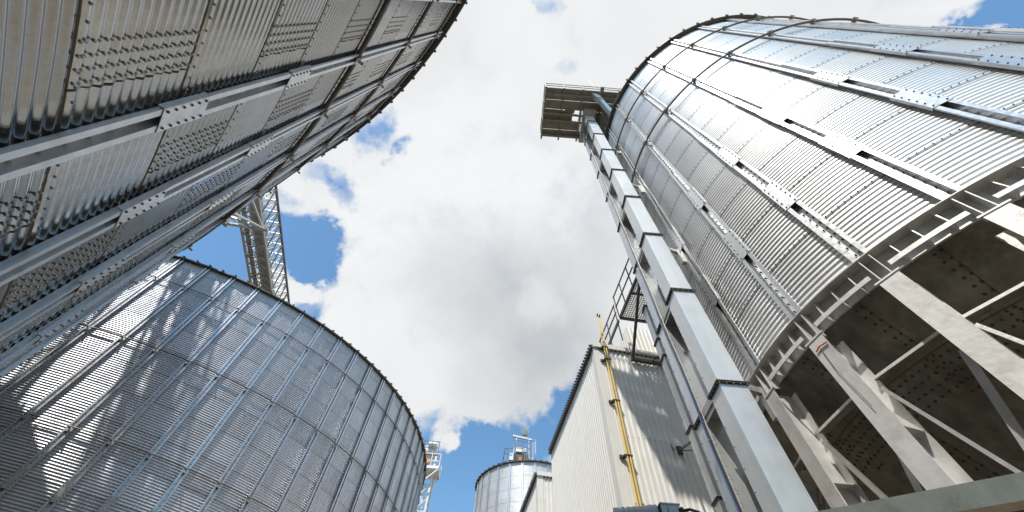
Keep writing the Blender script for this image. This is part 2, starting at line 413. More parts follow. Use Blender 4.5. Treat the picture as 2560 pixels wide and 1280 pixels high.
    i = (np.arange(len(prof)-1)*na)[:, None]; j = np.arange(na)[None]; j2 = (j+1) % na
    m.addq(V, np.stack([i+j, i+na+j, i+na+j2, i+j2], 2).reshape(-1, 4), 0)
    for k in range(nribs*nroofs):
        a = th0-k*dth/nroofs; X = np.array([math.cos(a), -math.sin(a), 0]); Y = np.array([math.sin(a), math.cos(a), 0])
        p = Y*(ra+.035)+np.array([0, 0, L(zeave+.045)]); q = Y*.5+np.array([0, 0, L(zeave+.15+(R-.48)*tana)])
        m.bar(p, q, .045, .07, X, 0)
        m.box(Y*(ra-.02)+np.array([0, 0, L(zeave-.0)]), (.04, .11, .12), (X, Y, (0, 0, 1)))
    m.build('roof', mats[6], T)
    return T

# ---- the four silos
thL, dL = 7.208457, 2*PI/90
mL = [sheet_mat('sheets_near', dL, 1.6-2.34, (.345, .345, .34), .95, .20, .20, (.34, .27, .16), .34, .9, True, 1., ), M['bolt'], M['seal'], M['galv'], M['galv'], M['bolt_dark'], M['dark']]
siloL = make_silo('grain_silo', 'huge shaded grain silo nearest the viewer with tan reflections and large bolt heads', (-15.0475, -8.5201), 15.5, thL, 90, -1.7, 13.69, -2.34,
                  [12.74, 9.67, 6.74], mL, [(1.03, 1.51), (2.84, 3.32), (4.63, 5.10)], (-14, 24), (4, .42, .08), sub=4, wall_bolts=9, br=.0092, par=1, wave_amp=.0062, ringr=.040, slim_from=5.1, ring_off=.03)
thB, dB = 2.821154, 2*PI/84
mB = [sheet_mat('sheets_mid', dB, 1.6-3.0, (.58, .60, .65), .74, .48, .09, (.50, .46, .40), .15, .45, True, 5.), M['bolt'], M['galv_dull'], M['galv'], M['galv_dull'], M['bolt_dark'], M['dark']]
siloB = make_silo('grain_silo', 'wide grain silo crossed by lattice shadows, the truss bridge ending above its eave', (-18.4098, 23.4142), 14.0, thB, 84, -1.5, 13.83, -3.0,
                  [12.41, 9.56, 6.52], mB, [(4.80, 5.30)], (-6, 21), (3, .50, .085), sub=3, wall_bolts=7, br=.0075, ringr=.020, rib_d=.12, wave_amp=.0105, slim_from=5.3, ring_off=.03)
thR, dR = 4.692554, 2*PI/28
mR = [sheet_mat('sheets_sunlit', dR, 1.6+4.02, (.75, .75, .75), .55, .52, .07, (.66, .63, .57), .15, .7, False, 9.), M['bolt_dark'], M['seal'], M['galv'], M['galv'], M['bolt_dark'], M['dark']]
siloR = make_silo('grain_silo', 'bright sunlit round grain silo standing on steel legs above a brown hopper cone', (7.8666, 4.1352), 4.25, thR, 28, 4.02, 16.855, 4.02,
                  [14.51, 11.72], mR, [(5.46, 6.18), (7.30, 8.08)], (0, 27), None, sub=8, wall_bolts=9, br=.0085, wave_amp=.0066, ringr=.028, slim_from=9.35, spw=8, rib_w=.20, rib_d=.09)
az, D = math.radians(4.9), 33.5
mF = [sheet_mat('sheets_far', dR, 1.6+4.02, (.58, .58, .59), .3, .5, .05, (.6, .57, .5), .1, .3, False, 3.), M['bolt_dark'], M['seal'], M['galv'], M['galv'], M['bolt_dark'], M['dark']]
siloF = make_silo('grain_silo', 'distant pale grain silo behind the cream buildings with machinery on its roof', (D*math.sin(az), D*math.cos(az)), 4.25, math.radians(184.9)+dR*.55, 28, 1.0, 17.55, 1.0,
                  [], mF, [], (0, 27), None, sub=4, wall_bolts=7, spw=6, rib_w=.2, rib_d=.08)

# ------------------------------------------------------------------ right silo: ring beam, legs, bracing, hopper
cR = np.array([7.8666, 4.1352]); RR = 4.25
def pR(r, k, z):  # local coords in siloR frame (base at -1.6)
    t = thR-k*dR; return np.array([r*math.sin(t), r*math.cos(t), z+1.6])
def axR(k):
    t = thR-k*dR; return np.array([math.cos(t), -math.sin(t), 0]), np.array([math.sin(t), math.cos(t), 0])
def band(mb, r0, r1, z0, z1, k0=0, k1=28, gap=0., sub=6):
    for k in range(k0, k1):
        for j in range(sub):
            a, b = k+gap+(1-2*gap)*j/sub, k+gap+(1-2*gap)*(j+1)/sub
            V = [pR(r, q, z) for q in (a, b) for r in (r0, r1) for z in (z0, z1)]
            f = [(0, 1, 5, 4), (2, 6, 7, 3), (1, 3, 7, 5), (0, 4, 6, 2)]
            if j == 0: f.append((0, 2, 3, 1))
            if j == sub-1: f.append((4, 5, 7, 6))
            mb.add(V, f)
m = MB(); band(m, RR-.03, RR-.005, 3.72, 4.00); band(m, RR-.03, RR+.14, 4.002, 4.012)
m.build('ring_beam', M['leg'], siloR)
for k in range(28):
    m = MB(); band(m, RR+.125, RR+.137, 3.70, 3.758, k, k+1, .115); fl = m.build('ring_flange', M['leg'], siloR)
    for fr in (.26, .5, .74):
        m = MB(); X, Y = axR(k+fr); V = [pR(RR-.005, k+fr, 3.99), pR(RR+.09, k+fr, 3.99), pR(RR+.125, k+fr, 3.765), pR(RR+.125, k+fr, 3.69), pR(RR-.005, k+fr, 3.69)]
        V = [np.array(v)-X*.005 for v in V]+[np.array(v)+X*.005 for v in V]
        m.add(V, [(0, 1, 2, 3, 4), (9, 8, 7, 6, 5)]+[(i, i+5, (i+1) % 5+5, (i+1) % 5) for i in range(5)]); m.build('stiffener', M['leg'], fl)
lg = MB(); e = np.eye(3)
lg.box((0, RR+.145, 2.6), (.21, .014, 5.18), e); lg.box((0, RR+.015, 2.6), (.012, .25, 5.16), e); lg.box((0, RR-.115, 2.6), (.225, .014, 5.10), e)
lg.box((0, RR+.145, 5.20), (.27, .03, .02), e); lg.box((0, RR+.02, .012), (.36, .42, .024), e)
for z in (4.0,): lg.box((0, RR+.015, z), (.20, .24, .010), e)
for x_ in (-.06, .06): lg.box((x_, RR+.06, 5.42), (.010, .13, .36), e)
leg0 = lg.build('leg', M['leg'], siloR)
for k in range(1, 28): copy_part(leg0, siloR, rotation_euler=(0, 0, -(thR-k*dR)))
leg0.rotation_euler = (0, 0, -thR)
def lip_bar(name, p, q, w, lip, out, mtl):
    """horizontal flange with a short upturned outer lip"""
    b = MB(); p, q, out = np.array(p), np.array(q), np.array(out, float); b.bar(p-out*w/2, q-out*w/2, .008, w, out, 1); b.bar(p, q, lip, .008, out); return b.build(name, [mtl, M['under']], siloR)  # dark plate colour stands in for shade on the flange
for k in range(28):
    X, Y = axR(k+.5)
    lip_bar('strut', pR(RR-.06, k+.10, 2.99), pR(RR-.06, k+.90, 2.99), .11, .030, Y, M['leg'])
    if -3 <= ((k+6) % 28)-6 <= 10:
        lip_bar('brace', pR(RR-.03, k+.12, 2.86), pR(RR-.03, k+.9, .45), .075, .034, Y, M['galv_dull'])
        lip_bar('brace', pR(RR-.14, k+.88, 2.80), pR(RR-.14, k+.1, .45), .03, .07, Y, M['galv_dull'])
m = MB(); q0 = pR(RR+.155, 1.0, 3.45); X, Y = axR(1.0)
m.tube([q0-X*.10+Y*.01, q0+Y*.015+np.array([0, 0, .02]), q0+X*.07+Y*.01], .008, 6, 1); m.tube([q0+Y*.02, q0+X*.02+Y*.02-np.array([0, 0, .3]), q0-X*.02+Y*.02-np.array([0, 0, .8])], .004, 5); m.build('tie_wire', [M['black'], M['orange']], siloR)
# hopper cone: stepped plates, bolt rows
m = MB(); na = 112
def rc(z): return 4.2-(3.92-z)
for (za, zb, off) in ((3.92, 3.27, .0), (3.29, 1.2, .008), (1.22, .12, .016)):
    t = thR-np.arange(na)*2*PI/na; zz = np.linspace(za, zb, 5)
    V = np.array([[(rc(z)+off)*math.sin(a), (rc(z)+off)*math.cos(a), z+1.6] for z in zz for a in t]); i = (np.arange(4)*na)[:, None]; j = np.arange(na)[None]; j2 = (j+1) % na
    m.addq(V, np.stack([i+j, i+j2, i+na+j2, i+na+j], 2).reshape(-1, 4))
P, Nn = [], []
for zz0, rows in ((3.27, 4), (1.2, 4)):
    for r_ in range(rows):
        z = zz0-.05-.085*r_*.8; nb = int(2*PI*rc(z)/.085)
        for k in range(nb):
            a = 2*PI*(k+.5*(r_ % 2))/nb; P.append((rc(z)*math.sin(a), rc(z)*math.cos(a), z+1.6)); Nn.append((math.sin(a), math.cos(a), -1))
for k in range(28):
    a = thR-(k+.5)*dR
    for s_ in (-1, 1):
        z = 3.85
        while z > .5:
            if z > 2.9 or k % 2 == 0:
                aa = a+s_*.035/rc(z); P.append((rc(z)*math.sin(aa), rc(z)*math.cos(aa), z+1.6)); Nn.append((math.sin(a), math.cos(a), -1))
            z -= .075
m.bolts(P, Nn, .016, .014, 1)
for k in range(28):
    a = thR-(k+.5)*dR-.012
    for (za, zb) in (((3.90, 3.30),) + (((3.2, .5),) if k % 2 == 0 else ())):
        V = [((rc(z)+.010)*math.sin(a+s_*.0045/rc(z)), (rc(z)+.010)*math.cos(a+s_*.0045/rc(z)), z+1.6) for z in (za, zb) for s_ in (-1, 1)]
        m.add(V, [(0, 1, 3, 2)], 2)
V = [((rc(z)+.012)*math.sin(a), (rc(z)+.012)*math.cos(a), z+1.6) for z in (3.268, 3.258) for a in thR-np.arange(na)*2*PI/na]; j = np.arange(na)
m.addq(V, np.stack([j, (j+1) % na, na+(j+1) % na, na+j], 1), 2)
m.build('hopper', [M['cone'], M['bolt_dark'], mat('rust_line', (.16, .085, .04), 0, .8, .3, 10)], siloR)

# ------------------------------------------------------------------ bucket elevator beside the right silo
el = thing('bucket_elevator', 'tall twin trunk bucket elevator of bright sheet metal rising beside the sunlit silo', 'elevator', (2.98, 4.3, -1.6))
def trunk(parent, x0, x1, y0, y1, ztop, zfl, mt, org, name='trunk'):
    b = MB(); ox, oy, oz = org
    b.box(((x0+x1)/2-ox, (y0+y1)/2-oy, (ztop-1.6)/2-oz), (x1-x0, y1-y0, ztop+1.6))
    P, Nn = [], []
    z = -1.5
    while z < ztop:        # folded seam screws along the left face edges
        P += [(x0-ox, y1-.025-oy, z-oz)]; Nn += [(-1, 0, 0)]; z += .26
    b.bolts(P, Nn, .007, .008, 1)
    o = b.build(name, [mt, M['bolt_dark']], parent)
    for z in zfl:
        f = MB(); fw = .032
        for (ax0, ax1, ay0, ay1) in ((x0-fw, x1+fw, y0-fw, y0), (x0-fw, x1+fw, y1, y1+fw), (x0-fw, x0, y0, y1), (x1, x1+fw, y0, y1)):
            for dz in (-.012, .012): f.box(((ax0+ax1)/2-ox, (ay0+ay1)/2-oy, z+dz-oz), (ax1-ax0, ay1-ay0, .008))
        f.box(((x0+x1)/2-ox, (y0+y1)/2-oy, z-oz), (x1-x0+.012, y1-y0+.012, .05))
        P, Nn = [], []
        for i in range(5):
            xx = x0+(x1-x0)*i/4
            for dz, s_ in ((-.018, -1),): P += [(xx-ox, y0-.02-oy, z+dz-oz), (xx-ox, y1+.02-oy, z+dz-oz)]; Nn += [(0, 0, s_)]*2
            yy = y0+(y1-y0)*i/4; P += [(x0-.02-ox, yy-oy, z-.018-oz)]; Nn += [(0, 0, -1)]
        f.bolts(P, Nn, .009, .014, 1)
        f.build('flange', [M['dark'], M['bolt']], o)
    return o
EO = (2.98, 4.3, -1.6)
trunk(el, 2.795, 3.155, 3.955, 4.265, 18.7, [.752*4.85-2.0*k for k in (1, 2)]+[.752*4.85+2.0*k for k in range(8)], M['trunk'], EO)
trunk(el, 2.835, 3.18, 4.70, 5.0, 18.7, [.67*5.52-2.0]+[.67*5.52+2.0*k for k in range(8)], M['trunk_b'], EO)
for z in np.arange(-.6, 18, 2.0):       # tie plates between the trunks
    m = MB(); m.box((2.98-EO[0], 4.483-EO[1], z+.25-EO[2]), (.30, .43, .05)); m.box((2.83-EO[0]+.02, 4.483-EO[1], z+.25-EO[2]), (.012, .43, .20)); m.build('tie_plate', M['galv_dull'], el)
for z in np.arange(1.0, 18, 4.0):       # covers closing the gap
    m = MB(); m.box((3.10-EO[0], 4.483-EO[1], z+.95-EO[2]), (.01, .42, 1.9)); m.build('cover_panel', M['galv_dull'], el)
for z in (3.74, 7.36, 10.95, 14.5):     # standoffs to the silo
    m = MB(); m.bar((3.155-EO[0], 4.10-EO[1], z-EO[2]), (3.60-EO[0], 4.22-EO[1], z-EO[2]), .06, .10)
    m.bar((3.50-EO[0], 4.19-EO[1], z-.42-EO[2]), (3.50-EO[0], 4.19-EO[1], z+.05-EO[2]), .09); m.build('standoff', M['galv_dull'], el)
# cable runs on the rear trunk
for nm, mt, x, y, r, amp in (('cable', M['black'], 2.800, 4.675, .012, .004), ('cable', M['blue'], 2.788, 4.690, .009, .006), ('cable', M['galv_dull'], 2.822, 4.660, .008, .003), ('cable', M['orange'], 2.812, 4.682, .006, .005)):
    m = MB(); zz = np.arange(-1.4, 18.2 if nm == 'cable' and mt != M['blue'] else 7.5, .35)
    m.tube([(x+amp*math.sin(z*3+r*99)-EO[0], y+amp*math.cos(z*2.3)-EO[1], z-EO[2]) for z in zz], r, 6); m.build(nm, mt, el, True)
m = MB()
for z in np.arange(-1.3, 16, .17):
    a = random.uniform(-1, 1); p = np.array((2.81-EO[0], 4.67-EO[1], z-EO[2])); m.bar(p, p+np.array((.05, -.012+.02*a, .035*a)), .004, .004)
m.build('cable_tie', M['bolt_dark'], el)
for z in (3.3, 7.3, 11.3):
    m = MB(); p = np.array((2.76-EO[0], 4.69-EO[1], z-EO[2])); m.bar(p+(-.02, 0, -.09), p+(-.02, 0, .09), .018); m.bar(p+(-.02, 0, 0), p+(.08, 0, 0), .016); m.build('cable_bracket', M['galv_dull'], el)
# elevator head above the platform
m = MB(); m.box((0, .15, 20.85), (.55, 1.5, 1.0)); m.cyl((-.3, .15, 21.3), (.3, .15, 21.3), .5, 20)
m.build('head', M['galv_dull'], el)

# platform round the head
PZ = 19.0
pf = thing('service_platform', 'high grated work platform with handrails round the head of the twin trunk elevator', 'platform', (2.0, 4.0, PZ))
x0, x1, y0, y1 = .92, 4.35, 2.95, 5.10
def pl(x, y, z): return (x-2.0, y-4.0, z)
# checker plate deck panels with a hole at the trunks
m = MB(); xs = [x0, 1.75, 2.60, 3.45, x1]; ys = [y0, 3.45, 3.85, 4.40, 4.75, y1]
for i in range(4):
    for j in range(5):
        if i == 1 and j == 2: 
            m.box(pl(2.02, 4.12, .045), (.5, .5, .006)); continue
        if i == 2 and j in (2, 3): m.box(pl(3.33, (ys[j]+ys[j+1])/2, .045), (.2, ys[j+1]-ys[j]-.012, .006)); continue
        m.box(pl((xs[i]+xs[i+1])/2, (ys[j]+ys[j+1])/2, .045+.004*((i+j) % 2)), (xs[i+1]-xs[i]-.012, ys[j+1]-ys[j]-.012, .006))
m.build('deck', M['under'], pf)
for x in (x0+.03, 1.75, 2.60, 3.45, 4.30): m = MB(); m.bar(pl(x, y0-.03, 0), pl(x, y1+.12, 0), .07, .08); m.build('joist', M['under'], pf)
for y in (3.22, 4.03, 4.33, 5.02): m = MB(); m.bar(pl(x0-.02, y, -.09), pl(x1, y, -.09), .09, .10); m.build('crossbeam', M['under'], pf)
m = MB()
for zz in (.55, 1.1):
    m.bar(pl(x0, y0, zz), pl(x1+.4, y0, zz), .035); m.bar(pl(x0, y0, zz), pl(x0, y1, zz), .035); m.bar(pl(x0, y1, zz), pl(x1, y1, zz), .035)
for x in (x0, 1.75, 2.6, 3.45, 4.3):
    m.bar(pl(x, y0, 0), pl(x, y0, 1.1), .035); m.bar(pl(x, y1, 0), pl(x, y1, 1.1), .035)
for y in (3.6, 4.3): m.bar(pl(x0, y, 0), pl(x0, y, 1.1), .035)
m.box(pl((x0+x1)/2, y0-.01, .11), (x1-x0, .006, .12)); m.box(pl(x0-.01, (y0+y1)/2, .11), (.006, y1-y0, .12))
m.build('handrail', M['galv_dull'], pf)
m = MB(); m.bar(pl(3.62, 3.55, -.45), pl(3.62, 5.15, -.45), .28, .16); m.bar(pl(3.35, 2.72, -.3), pl(3.35, 3.0, -.3), .14, .14)
for x in (3.2, 3.3, 3.42): m.bar(pl(x, 3.3, -.2-.1*(x-3.2)), pl(x, 5.0, -.25), .03, .06)
m.build('outrigger', M['under'], pf)
m = MB(); m.box(pl(2.1, 3.7, .25), (.34, .2, .4)); m.cyl(pl(1.9, 3.9, .2), pl(2.35, 3.9, .2), .12, 12)
m.build('gearbox', M['motor'], pf)
sp = MB(); sp.bar((0, 0, 0), (.95, .75, -1.35), .22, .16, (1, 0, 0)); sp.bar((-.25, -.1, .35), (0, 0, 0), .24, .2, (1, 0, 0)); sp.bar((.95, .75, -1.35), (1.05, .83, -1.75), .26, .2, (1, 0, 0))
so = sp.build('spout', M['trunk']); so.location = (3.30, 3.25, 18.75); tag(so, 'short sheet metal spout running from the work platform down to the sunlit silo', 'spout')
rd = MB(); rd.cyl((0, 0, 0), (0, 0, 4.2), .018, 6, .006); ro = rd.build('lightning_rod', M['ring']); ro.location = (3.34, 3.06, 19.0)
tag(ro, 'thin lightning rod standing up from the work platform of the twin trunk elevator', 'lightning rod')

bc = ray(1485, 868); bc = bc[:2]/np.linalg.norm(bc[:2])*9.0
def bc3(a, off, z): return np.array([bc[0]+a*.9936-4.0+off*.11, bc[1]+a*.1132-off*.99-7.1, z+1.6])
# ------------------------------------------------------------------ square duct left of the elevator
dk = thing('square_duct', 'dark narrow square duct between the cream wall and the twin trunk elevator', 'duct', (4.0, 7.1, -1.6))
trunk(dk, 3.89, 4.11, 7.0, 7.24, 9.12, [.477*8, .651*8, .896*8, .965*8.02, 9.08], M['trunk_b'], (4.0, 7.1, -1.6))
m = MB(); wq = bc3(1.66, .06, 5.80); m.bar((-.10, .12, 6.62), wq, .035); m.bar((-.05, .14, 6.45), wq, .022); m.box(wq, (.11, .06, .20)); m.bar(wq+np.array((-.2, .03, .3)), wq+np.array((-.12, .03, .0)), .015)
m.build('wall_bracket', M['dark'], dk)

# ------------------------------------------------------------------ cream clad buildings
BA = math.radians(83.5)
bx = np.array([math.sin(BA), math.cos(BA), 0]); by = np.array([-math.cos(BA), math.sin(BA), 0])
if by[1] < 0: by = -by
bz = np.array([0, 0, 1.])
def clad(mb, p, q, z0, z1, nrm, pitch=.137, dep=.022, ridge=.35):
    """trapezoid profiled sheet from p to q (2-D along the wall)"""
    p, q, nrm = np.array(p, float), np.array(q, float), np.array(nrm, float); L = np.linalg.norm(q-p); d = (q-p)/L; n = int(L/pitch); V = []
    pts = []
    for k in range(n):
        s = k*pitch
        pts += [(s, 0), (s+pitch*(1-ridge)/1-.05*pitch*4, 0), (s+pitch*(1-ridge), dep), (s+pitch*.88, dep)]
    pts.append((L, 0))
    for (s, h) in pts:
        b = p+d*s+nrm*h; V += [(b[0], b[1], z0), (b[0], b[1], z1)]
    mb.add(V, [(2*i, 2*i+2, 2*i+3, 2*i+1) for i in range(len(pts)-1)])
def building(name, label, corner, W, Dp, H, notch=True, jf=True):
    """local frame: origin at the front-left corner on the ground"""
    b = thing(name, label, 'building', (corner[0], corner[1], -1.6)); b.rotation_euler = (0, 0, -(BA-PI/2))
    h = H+1.6
    m = MB(); clad(m, (0, 0, 0), (W, 0, 0), 0, h, (0, -1, 0)); P = [(.137*k-.09, -.004, z) for z in (h-.5, h-2.9, h-4.45) for k in range(2, int(W/.137))]
    m.bolts(P, [(0, -1, 0)]*len(P), .009, .008, 1)
    for k in range(int(W/.137)-1): m.box((.137*(k+2)-.035, -.035, h-.075), (.05, .03, .05), mi=2)
    if jf:
        for k in range(2, int(W/.137)): m.box((.137*k+.02, -.012, h-4.47), (.137*.55, .006, .010), mi=3)
    m.build('front_wall', [M['cream'], M['bolt_dark'], M['brown'], M['seal']], b)
    m = MB(); clad(m, (0, 0, 0), (-.0, Dp, 0), 0, h, (-1, 0, 0)); P = [(-.004, .137*k+.02, z) for z in (h-.5, h-2.9, h-4.45) for k in range(1, int(Dp/.137), 3)]
    m.bolts(P, [(-1, 0, 0)]*len(P), .008, .006, 1); m.build('side_wall', [M['cream'], M['bolt_dark']], b)
    m = MB(); m.box((W/2, Dp/2, h/2), (W-.04, Dp-.04, h-.05)); m.build('core', M['cream_trim'], b)
    m = MB(); m.box((.085, -.028, h/2), (.22, .008, h)); m.box((-.028, .085, h/2), (.008, .22, h)); m.box((-.012, -.012, h/2), (.036, .036, h)); m.build('corner_trim', M['cream_trim'], b)
    m = MB(); m.box((W/2-.02, -.045, h+.03), (W+.06, .09, .16)); m.build('parapet_trim', M['cream_trim'], b)
    m = MB()
    m.box((-.06, Dp/2, h+.02), (.09, Dp+.06, .09)); m.box((W/2, Dp/2, h+.04), (W, Dp, .05))
    n = int(Dp/.137)
    for k in range(n): m.box((-.10, .04+k*.137, h+.075), (.09, .06, .03))
    m.build('roof', M['brown'], b)
    return b
B1 = building('clad_building', 'tall cream corrugated building with a brown roof edge behind the yellow pipes', bc, 3.6, 5.65, 8.92)
lc = ray(1345, 1190); lc = lc[:2]/np.linalg.norm(lc[:2])*15.4
B2 = building('clad_building', 'low cream corrugated building between the distant silo and the taller cream building', lc, 3.2, 6.0, .565*15.4, jf=False)
# penthouse on the tall building
ph = MB()
clad(ph, (1.25, .0, 0), (3.4, .0, 0), 10.62, 11.7, (0, -1, 0)); clad(ph, (1.25, 0, 0), (1.25, 2.6, 0), 10.6, 11.7, (-1, 0, 0)); ph.box((2.35, 1.33, 11.15), (2.14, 2.6, 1.08))
pho = ph.build('penthouse', M['cream'], B1)

# roof access landing with braces and rails
ac = thing('access_landing', 'small dark framed landing with handrails and perforated floor above the cream building', 'landing', (3.7, 7.3, 9.8))
def al(x, y, z): return (x-3.7, y-7.3, z-9.8)
m = MB()
A_, B_, C_, D_ = (3.76, 6.15, 9.8), (3.55, 8.1, 9.8), (4.6, 8.2, 9.8), (4.8, 6.25, 9.8)
for p, q in ((A_, B_), (B_, C_), (C_, D_), (D_, A_)): m.bar(al(*p), al(*q), .07, .09)
m.bar(al(*(3.66, 7.1, 9.8)), al(*(4.7, 7.2, 9.8)), .05, .06)
m.build('frame', M['dark'], ac)
m = MB(); nx = 26
for i in range(nx+1):
    f = i/nx; p = np.array(A_)*(1-f)+np.array(B_)*f; q = np.array(D_)*(1-f)+np.array(C_)*f; m.bar(al(p[0]+.02, p[1], 9.86), al(q[0], q[1], 9.86), .035, .006)
for i in range(14):
    f = (i+.5)/14; p = np.array(A_)*(1-f)+np.array(D_)*f; q = np.array(B_)*(1-f)+np.array(C_)*f; m.bar(al(p[0], p[1], 9.855), al(q[0], q[1], 9.855), .03, .006)
m.build('grating', M['white'], ac)
m = MB(); m.bar(al(3.74, 6.2, 9.78), al(3.80, 8.66, 8.55), .07); m.bar(al(4.75, 6.3, 9.78), al(4.7, 8.76, 8.55), .07); m.bar(al(3.74, 8.6, 8.55), al(4.8, 8.72, 8.55), .09)
m.bar(al(4.72, 8.4, 8.7), al(4.3, 8.68, 8.55), .035)
m.build('brace', M['dark'], ac)
m = MB()
for zz in (.5, 1.0):
    m.bar(al(3.72, 6.15, 9.8+zz), al(3.50, 8.1, 9.8+zz), .035); m.bar(al(3.50, 8.2, 9.8+zz*.75), al(3.33, 9.9, 9.8+zz*.75), .035)
for y in (6.2, 6.85, 7.5, 8.08): m.bar(al(3.755-.11*(y-6.15)-.02, y, 9.8), al(3.73-.115*(y-6.15), y, 10.8), .03)
for y in (8.25, 9.0, 9.8): m.bar(al(3.50-.1*(y-8.2), y, 8.95), al(3.50-.1*(y-8.2), y, 10.55), .03)
m.bar(al(3.50, 8.15, 9.72), al(3.33, 9.9, 9.72), .04, .12)
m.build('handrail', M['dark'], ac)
m = MB(); m.cyl(al(3.77, 6.2, 10.75), al(3.60, 6.25, 10.75), .13, 14); m.build('lamp', M['white'], ac)

# yellow pipes
yb = MB()
def wl(a, off, z):   # along front wall a, off in front, z
    p = np.array([bc[0], bc[1], 0])+bx*a-by*off; return np.array([p[0], p[1], z])
def ypipe(a, ztop, label):
    p = MB(); base = wl(a, .15, -1.6); top = wl(a, .15, ztop)
    p.cyl((0, 0, 0), top-base, .019, 12)
    for z in (0.9, 3.1, 5.4, 7.6): p.cyl((0, 0, z), (0, 0, z+.10), .024, 12)
    p.cyl(tuple(top-base-np.array([0, 0, .05])), tuple(top-base+np.array([0, 0, .03])), .026, 12, mi=1)
    d = wl(a, .21, ztop)-top; p.cyl(tuple(top-base), tuple(top-base+d+np.array([0, 0, .05])), .022, 12, mi=1)
    o = p.build('vent_pipe', [M['yellow'], M['bolt_dark']], None, False); o.location = base
    for z in (8.84, 8.35, 6.92, 5.42, 2.9):
        c_ = MB(); q = np.array([0, 0, z+1.6])
        c_.bar(q+bx*-.06, q+bx*.06, .05, .03, (0, 0, 1)); c_.bar(q-bx*.06, q-bx*.06+by*.13, .02, .03); c_.bar(q+bx*.05, q+bx*.05+by*.13, .02, .03); c_.bar(q-bx*.12+by*.06, q+bx*.03+by*.06, .02, .04); c_.bar(q-bx*.12+by*.06, q-bx*.12+by*.12, .05, .07)
        c_.build('pipe_clamp', M['dark'], o)
    return tag(o, label, 'pipe', 'yellow vent pipes on the cream wall')
ypipe(.25, 10.25, 'left one of the two thin yellow pipes running up the tall cream wall')
ypipe(.318, 10.22, 'right one of the two thin yellow pipes running up the tall cream wall')

# ------------------------------------------------------------------ conveyor bridge high on the left
za, zb_ = 22.0, 23.95
P0 = np.array([-15.84, 11.64]); dirb = np.array([-.1424, .9898]); dirb /= np.linalg.norm(dirb); nb = np.array([-dirb[1], dirb[0]])   # nb points west
WB = 1.38
br = thing('conveyor_bridge', 'grey steel truss bridge carrying a conveyor high between the two big silos', 'bridge', (P0[0], P0[1], za))
def bp(s, wdt, z): q = dirb*s+nb*wdt; return np.array([q[0], q[1], z-za])
S0, S1 = -17., 11.5; bay = .87
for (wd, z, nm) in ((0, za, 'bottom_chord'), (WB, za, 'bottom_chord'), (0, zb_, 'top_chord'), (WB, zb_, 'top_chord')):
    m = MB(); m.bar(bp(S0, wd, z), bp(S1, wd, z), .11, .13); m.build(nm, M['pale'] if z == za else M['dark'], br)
nbay = int((S1-S0)/bay)
for wd in (0, WB):
    m = MB()
    for k in range(nbay):
        s = S0+k*bay
        m.bar(bp(s, wd, za), bp(s, wd, zb_), .06, .06, (1, 0, 0))
        m.angle(bp(s, wd+.02, za), bp(s+bay, wd+.02, zb_), .085, .012, (1, 0, 0)); m.angle(bp(s+bay, wd-.02, za), bp(s, wd-.02, zb_), .075, .012, (1, 0, 0))
    m.build('side_lattice', M['galv_dull'], br)
m = MB()
for k in range(nbay):
    s = S0+k*bay; m.bar(bp(s, 0, za), bp(s, WB, za), .08, .08); m.bar(bp(s, 0 if k % 2 else WB, za), bp(s+bay, WB if k % 2 else 0, za), .06, .06)
m.build('floor_lattice', M['pale'], br)
m = MB()
for k in range(nbay): s = S0+k*bay; m.bar(bp(s, 0, zb_), bp(s, WB, zb_), .06, .06); m.bar(bp(s, 0, zb_), bp(s+bay, WB, zb_), .05, .05)
m.build('top_lattice', M['galv'], br)
m = MB(); c0, c1 = bp(S0, .50, za+.42), bp(S1, .50, za+.42); m.bar(c0, c1, .62, .5)
for k in range(int((S1-S0)/1.96)): m.bar(bp(S0+k*1.96, .17, za+.40), bp(S0+k*1.96, .83, za+.40), .05, .58)
for wd in (.30, .45, .62): m.bar(bp(S0, wd, za+.165), bp(S1, wd, za+.165), .02, .03)
m.build('conveyor_casing', M['galv_dull'], br)
m = MB(); m.bar(bp(S0, 1.1, za+.10), bp(S1, 1.1, za+.10), .30, .03); m.build('walkway', M['grate'], br)
# trestle carrying the bridge, standing on the near silo's roof
ts = thing('bridge_support', 'raking steel support frame with round cross pipe under the conveyor bridge', 'support', (-16.9, 12.9, 21.8))
m = MB(); m.cyl((-1.5, -.10, 0), (1.3, .20, 0), .10, 14); m.build('cross_pipe', M['galv_dull'], ts)
for (p, q, wth) in (((1.0, .1, 0), (-1.15, -.75, -.05), .12), ((1.0, .1, 0), (1.0, -3.2, -.3), .11), ((-1.2, -.1, 0), (-1.6, -8.3, -7.9), .12), ((1.1, .1, 0), (1.0, -8.1, -7.8), .12), ((.2, .1, 0), (-1.6, -8.3, -7.9), .09), ((-1.3, .1, .1), (-.6, -3.4, -.2), .09)):
    m = MB(); m.bar(p, q, wth, wth*.7); m.build('strut', M['galv'], ts)
m = MB()
for k in range(5):
    f, g_ = k/5, (k+1)/5; l_ = lambda f: (-1.2-.4*f, -.1-8.2*f, -7.9*f); r_ = lambda f: (1.1-.1*f, .1-8.2*f, -7.8*f)
    m.bar(l_(f), r_(f), .06); m.bar(l_(f), r_(g_), .05); m.bar(r_(f), l_(g_), .05)
m.build('lattice', M['galv'], ts)

